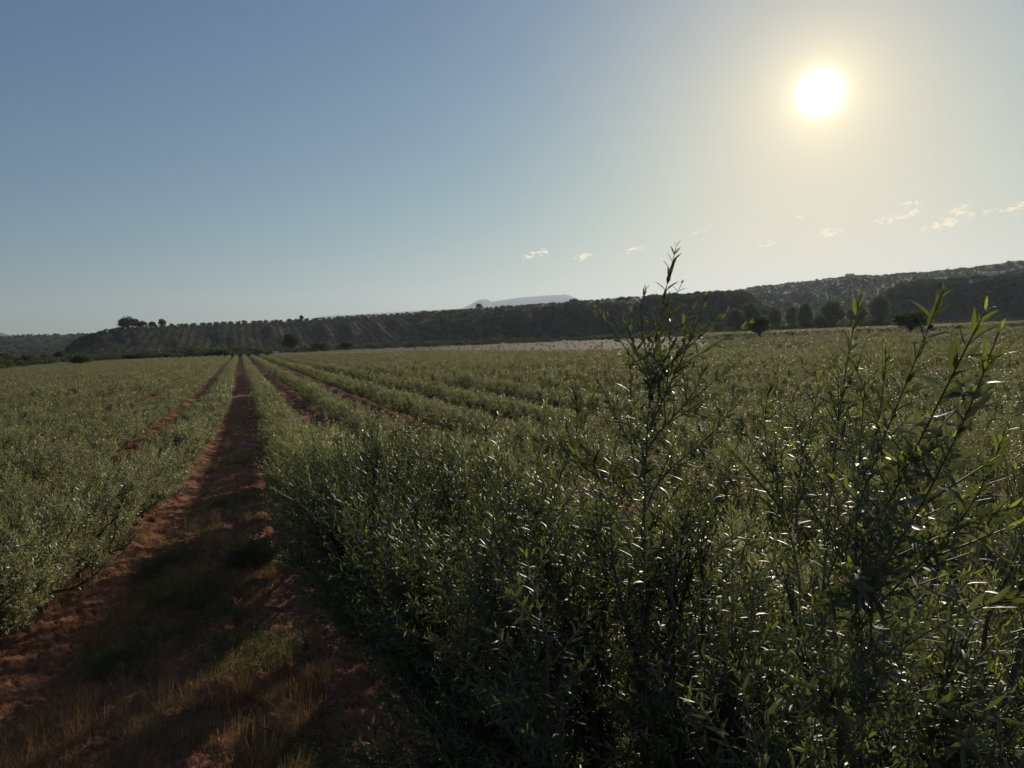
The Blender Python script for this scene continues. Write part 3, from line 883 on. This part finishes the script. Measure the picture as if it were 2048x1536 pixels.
# ------------------------------------------------------------------ small white farm building on the far ridge
def box(V, F, x0, x1, y0, y1, z0, z1):
    n = len(V); V += [(x0, y0, z0), (x1, y0, z0), (x1, y1, z0), (x0, y1, z0), (x0, y0, z1), (x1, y0, z1), (x1, y1, z1), (x0, y1, z1)]
    F += [tuple(n + i for i in q) for q in ((0, 3, 2, 1), (4, 5, 6, 7), (0, 1, 5, 4), (1, 2, 6, 5), (2, 3, 7, 6), (3, 0, 4, 7))]
def simple(name, col, rough=.7):
    t = MT(name); f = t.noise(3, 4, .6); t.l.new(t.mix(f, tuple(c * .85 for c in col), col), t.p.inputs['Base Color']); t.p.inputs['Roughness'].default_value = rough
    return t.m
M_WHITE = simple('white_wall', (.8, .78, .72)); M_ROOF = simple('pale_roof', (.7, .68, .64), .95); M_DARK = simple('dark_opening', (.03, .03, .03))
def farm(px, dist, w_, d_, h_, label):
    a, _ = azel(px, 600); x, y = dist * math.sin(a), dist * math.cos(a); z = terrain(x, y)
    r_ = empty('farm_building', (x, y, z - .3), -a + R(12)); tag(r_, label, 'farm building')
    V, F = [], []; box(V, F, -w_ / 2, w_ / 2, -d_ / 2, d_ / 2, 0, h_)
    link('wall', mesh_np('wall', V, [np.array(F)], M_WHITE), r_)
    V = [(-w_ / 2 - .4, -d_ / 2 - .5, h_), (w_ / 2 + .4, -d_ / 2 - .5, h_), (w_ / 2 + .4, d_ / 2 + .5, h_), (-w_ / 2 - .4, d_ / 2 + .5, h_),
         (-w_ / 2 - .4, 0, h_ + d_ * .28), (w_ / 2 + .4, 0, h_ + d_ * .28), (-w_ / 2 - .4, -d_ / 2 - .5, h_ - .25), (w_ / 2 + .4, -d_ / 2 - .5, h_ - .25)]
    link('roof', mesh_np('roof', V, [np.array([(0, 1, 5, 4), (2, 3, 4, 5), (6, 7, 1, 0)]), np.array([(0, 4, 3), (1, 2, 5)])], M_ROOF), r_)
    for wx in (-w_ * .28, w_ * .05, w_ * .3):
        V, F = [], []; box(V, F, wx - .6, wx + .6, -d_ / 2 - .03, -d_ / 2 + .1, h_ * .3, h_ * .75)
        link('window', mesh_np('window', V, [np.array(F)], M_DARK), r_)
farm(1984, 1080, 12, 7, 6.5, 'small white farm building on the far ridge at the right')
farm(1700, 1490, 14, 8, 7, 'tiny farm building on the far skyline left of the wide lone tree')

# ------------------------------------------------------------------ grass, weeds and stones near the camera
def tuft(seed, n, h, spread, w, lean, mat, bend=.5):
    g = np.random.default_rng(seed); V = []; F4 = []; F3 = []; k = 0; rn = []; yg = []
    for i in range(n):
        th = g.uniform(0, 6.28); b = np.array([g.normal(0, spread), g.normal(0, spread), -.01])
        ln = h * g.uniform(.4, 1.15); out = np.array([math.cos(th), math.sin(th), 0]); l = lean * g.uniform(.2, 1.3)
        side = np.array([-math.sin(th), math.cos(th), 0]) * w / 2
        r_ = g.random(); y_ = g.random()
        for j, q in enumerate((0, .35, .7, 1)):
            p = b + np.array([0, 0, ln * q * (1 - .35 * l * q)]) + out * ln * l * (q ** (1 + bend))
            ww = (1, .9, .6, .12)[j]
            V += [p - side * ww, p + side * ww]; rn += [r_, r_]; yg += [y_, y_]
        for j in range(3): F4.append((k + 2 * j, k + 2 * j + 1, k + 2 * j + 3, k + 2 * j + 2))
        k += 8
    return mesh_np('tuft', np.array(V), [np.array(F4)], mat, True, {'rnd': rn, 'young': yg})
def weed(seed, n, h, leaf, mat):
    g = np.random.default_rng(seed); lv = Leaves(); 
    for i in range(n):
        th = g.uniform(0, 6.28); d = np.array([math.cos(th) * g.uniform(.1, .9), math.sin(th) * g.uniform(.1, .9), g.uniform(.35, 1)]); ln = h * g.uniform(.5, 1.1)
        t_ = np.linspace(0, 1, 5)[:, None]
        pts_ = np.array([g.normal(0, .04), g.normal(0, .04), 0]) + d * ln * t_
        shoot_leaves(lv, pts_, .014, leaf, leaf * .3, g, .2)
    return lv.build('weed', mat, False, g)
STRAW = [tuft(700 + i, 60, .16, .05, .0022, .8, M_STRAW) for i in range(3)] + [tuft(710 + i, 22, .34, .04, .002, .45, M_STRAW) for i in range(2)] + [tuft(720, 60, .05, .09, .002, 2.2, M_STRAW), tuft(721, 60, .05, .1, .0022, 2.4, M_STRAW)]
GREEN = [weed(730 + i, 20, .15, .016, M_WEED) for i in range(3)] + [tuft(740 + i, 70, .12, .05, .0022, .7, M_WEED) for i in range(2)]
sp_pts, gp = [], []
def track_phase(x, y):
    xs = x + float(flare(y)) if x < -.2 else x
    return ((xs - .86) / SPACING) % 1.0
def near_z(x, y): return float(ground_z(x, y)) - .004
for i in range(27000):
    # density falls with distance
    r = 2.2 * math.exp(rng.random() * math.log(60 / 2.2)); a = rng.uniform(R(-24), R(66))
    x, y = r * math.sin(a), r * math.cos(a)
    ph_ = track_phase(x, y)
    on = abs(ph_ - .5) < .17
    d1 = fbm(x * .9 + 40, y * .9, 3); d2 = fbm(x * .6 + 9, y * .35 + 70, 3)
    sc_ = rng.uniform(.6, 1.25) * (1 if r < 20 else 1.5)
    if d1 > (.37 if on else .585):
        tall = rng.random() < .16 and r < 14 and x < .3
        ix = 3 + rng.integers(2) if tall else (rng.integers(3) if rng.random() < .35 else 5 + rng.integers(2))
        sp_pts.append((x, y, near_z(x, y), sc_, sc_, sc_, rng.uniform(0, 6), ix))
    elif d2 > .50 and on and rng.random() < .8:
        gp.append((x, y, near_z(x, y), sc_, sc_, sc_, rng.uniform(0, 6), rng.integers(5)))
# green weeds that stand in the middle of the track
for (px, py, n, rad, s0) in ((370, 1180, 120, .55, 1.2), (330, 1120, 50, .4, 1.3), (505, 1110, 60, .16, 2.0), (500, 1310, 90, .35, 1.0), (590, 1520, 60, .25, .8), (450, 1240, 60, .5, 1.0), (460, 1000, 60, .5, 1.2), (455, 930, 50, .5, 1.2)):
    c0 = ground_pt(px, py)
    for i in range(n):
        x, y = c0.x + rng.normal(0, rad * .6), c0.y + rng.normal(0, rad)
        s_ = s0 * rng.uniform(.7, 1.3)
        gp.append((x, y, near_z(x, y), s_, s_, s_, rng.uniform(0, 6), rng.integers(3)))
scatter('dry_grass', sp_pts, STRAW, 'straw coloured dry grass and litter on the red track', 'dry grass')
scatter('green_weeds', gp, GREEN, 'low green weeds growing along the middle of the track', 'weeds')
def rock(seed):
    import bmesh
    g = np.random.default_rng(seed); bm = bmesh.new(); bmesh.ops.create_icosphere(bm, subdivisions=2, radius=1)
    cut = g.normal(0, 1, (5, 3)); cut /= np.linalg.norm(cut, axis=1, keepdims=True)
    sx = g.uniform(.7, 1.2, 3)
    for v in bm.verts:
        for c_ in cut:
            dd = v.co.dot(Vector(c_)) - .62
            if dd > 0: v.co -= Vector(c_) * dd
        q = 1 + .35 * (float(vnoise(v.co.x * 1.7 + seed, v.co.y * 1.7 + v.co.z * 1.3)) - .5)
        v.co = Vector((v.co.x * sx[0] * q, v.co.y * sx[1] * q, v.co.z * .6 * sx[2] * q))
    me = bpy.data.meshes.new('stone'); bm.to_mesh(me); bm.free(); me.materials.append(M_STONE); return me
t = MT('stone'); f = t.noise(18, 5, .6, vec=t.coord()); oi = t.new('ShaderNodeObjectInfo').outputs['Random']
t.l.new(t.mix(oi, t.mix(f, (.14, .06, .036), (.26, .12, .07)), t.mix(f, (.22, .12, .08), (.34, .21, .145))), t.p.inputs['Base Color']); t.p.inputs['Roughness'].default_value = .85
M_STONE = t.m
ST = [rock(800 + i) for i in range(4)]
pts = []
for i in range(26000):
    r = 2.2 * math.exp(rng.random() * math.log(30 / 2.2)); a = rng.uniform(R(-24), R(66))
    x, y = r * math.sin(a), r * math.cos(a)
    verge = math.exp(-((x - .35) / .4) ** 2)
    if rng.random() > .3 + .7 * verge: continue
    s = min(.036, .0045 + rng.exponential(.006 + .005 * verge))
    pts.append((x, y, near_z(x, y) + s * .2, s, s, s, rng.uniform(0, 6), rng.integers(4)))
scatter('gravel', pts, ST, 'reddish stones and clods strewn over the soil', 'gravel')

# ------------------------------------------------------------------ haze
HAZE = 6.6e-5
V, F = [], []; box(V, F, -15500, 15500, -15500, 15500, -8, 960)
t = MT('haze_air'); t.n.remove(t.p)
pv = t.new('ShaderNodeVolumePrincipled'); pv.inputs['Color'].default_value = (.73, .86, 1, 1); pv.inputs['Density'].default_value = HAZE
pv.inputs['Anisotropy'].default_value = .35
t.l.new(pv.outputs[0], t.out.inputs['Volume'])
hz = link('haze', mesh_np('haze', V, [np.array(F)], t.m))
tag(hz, 'thin pale air haze over the whole valley', 'haze', kind='stuff')
print('done')
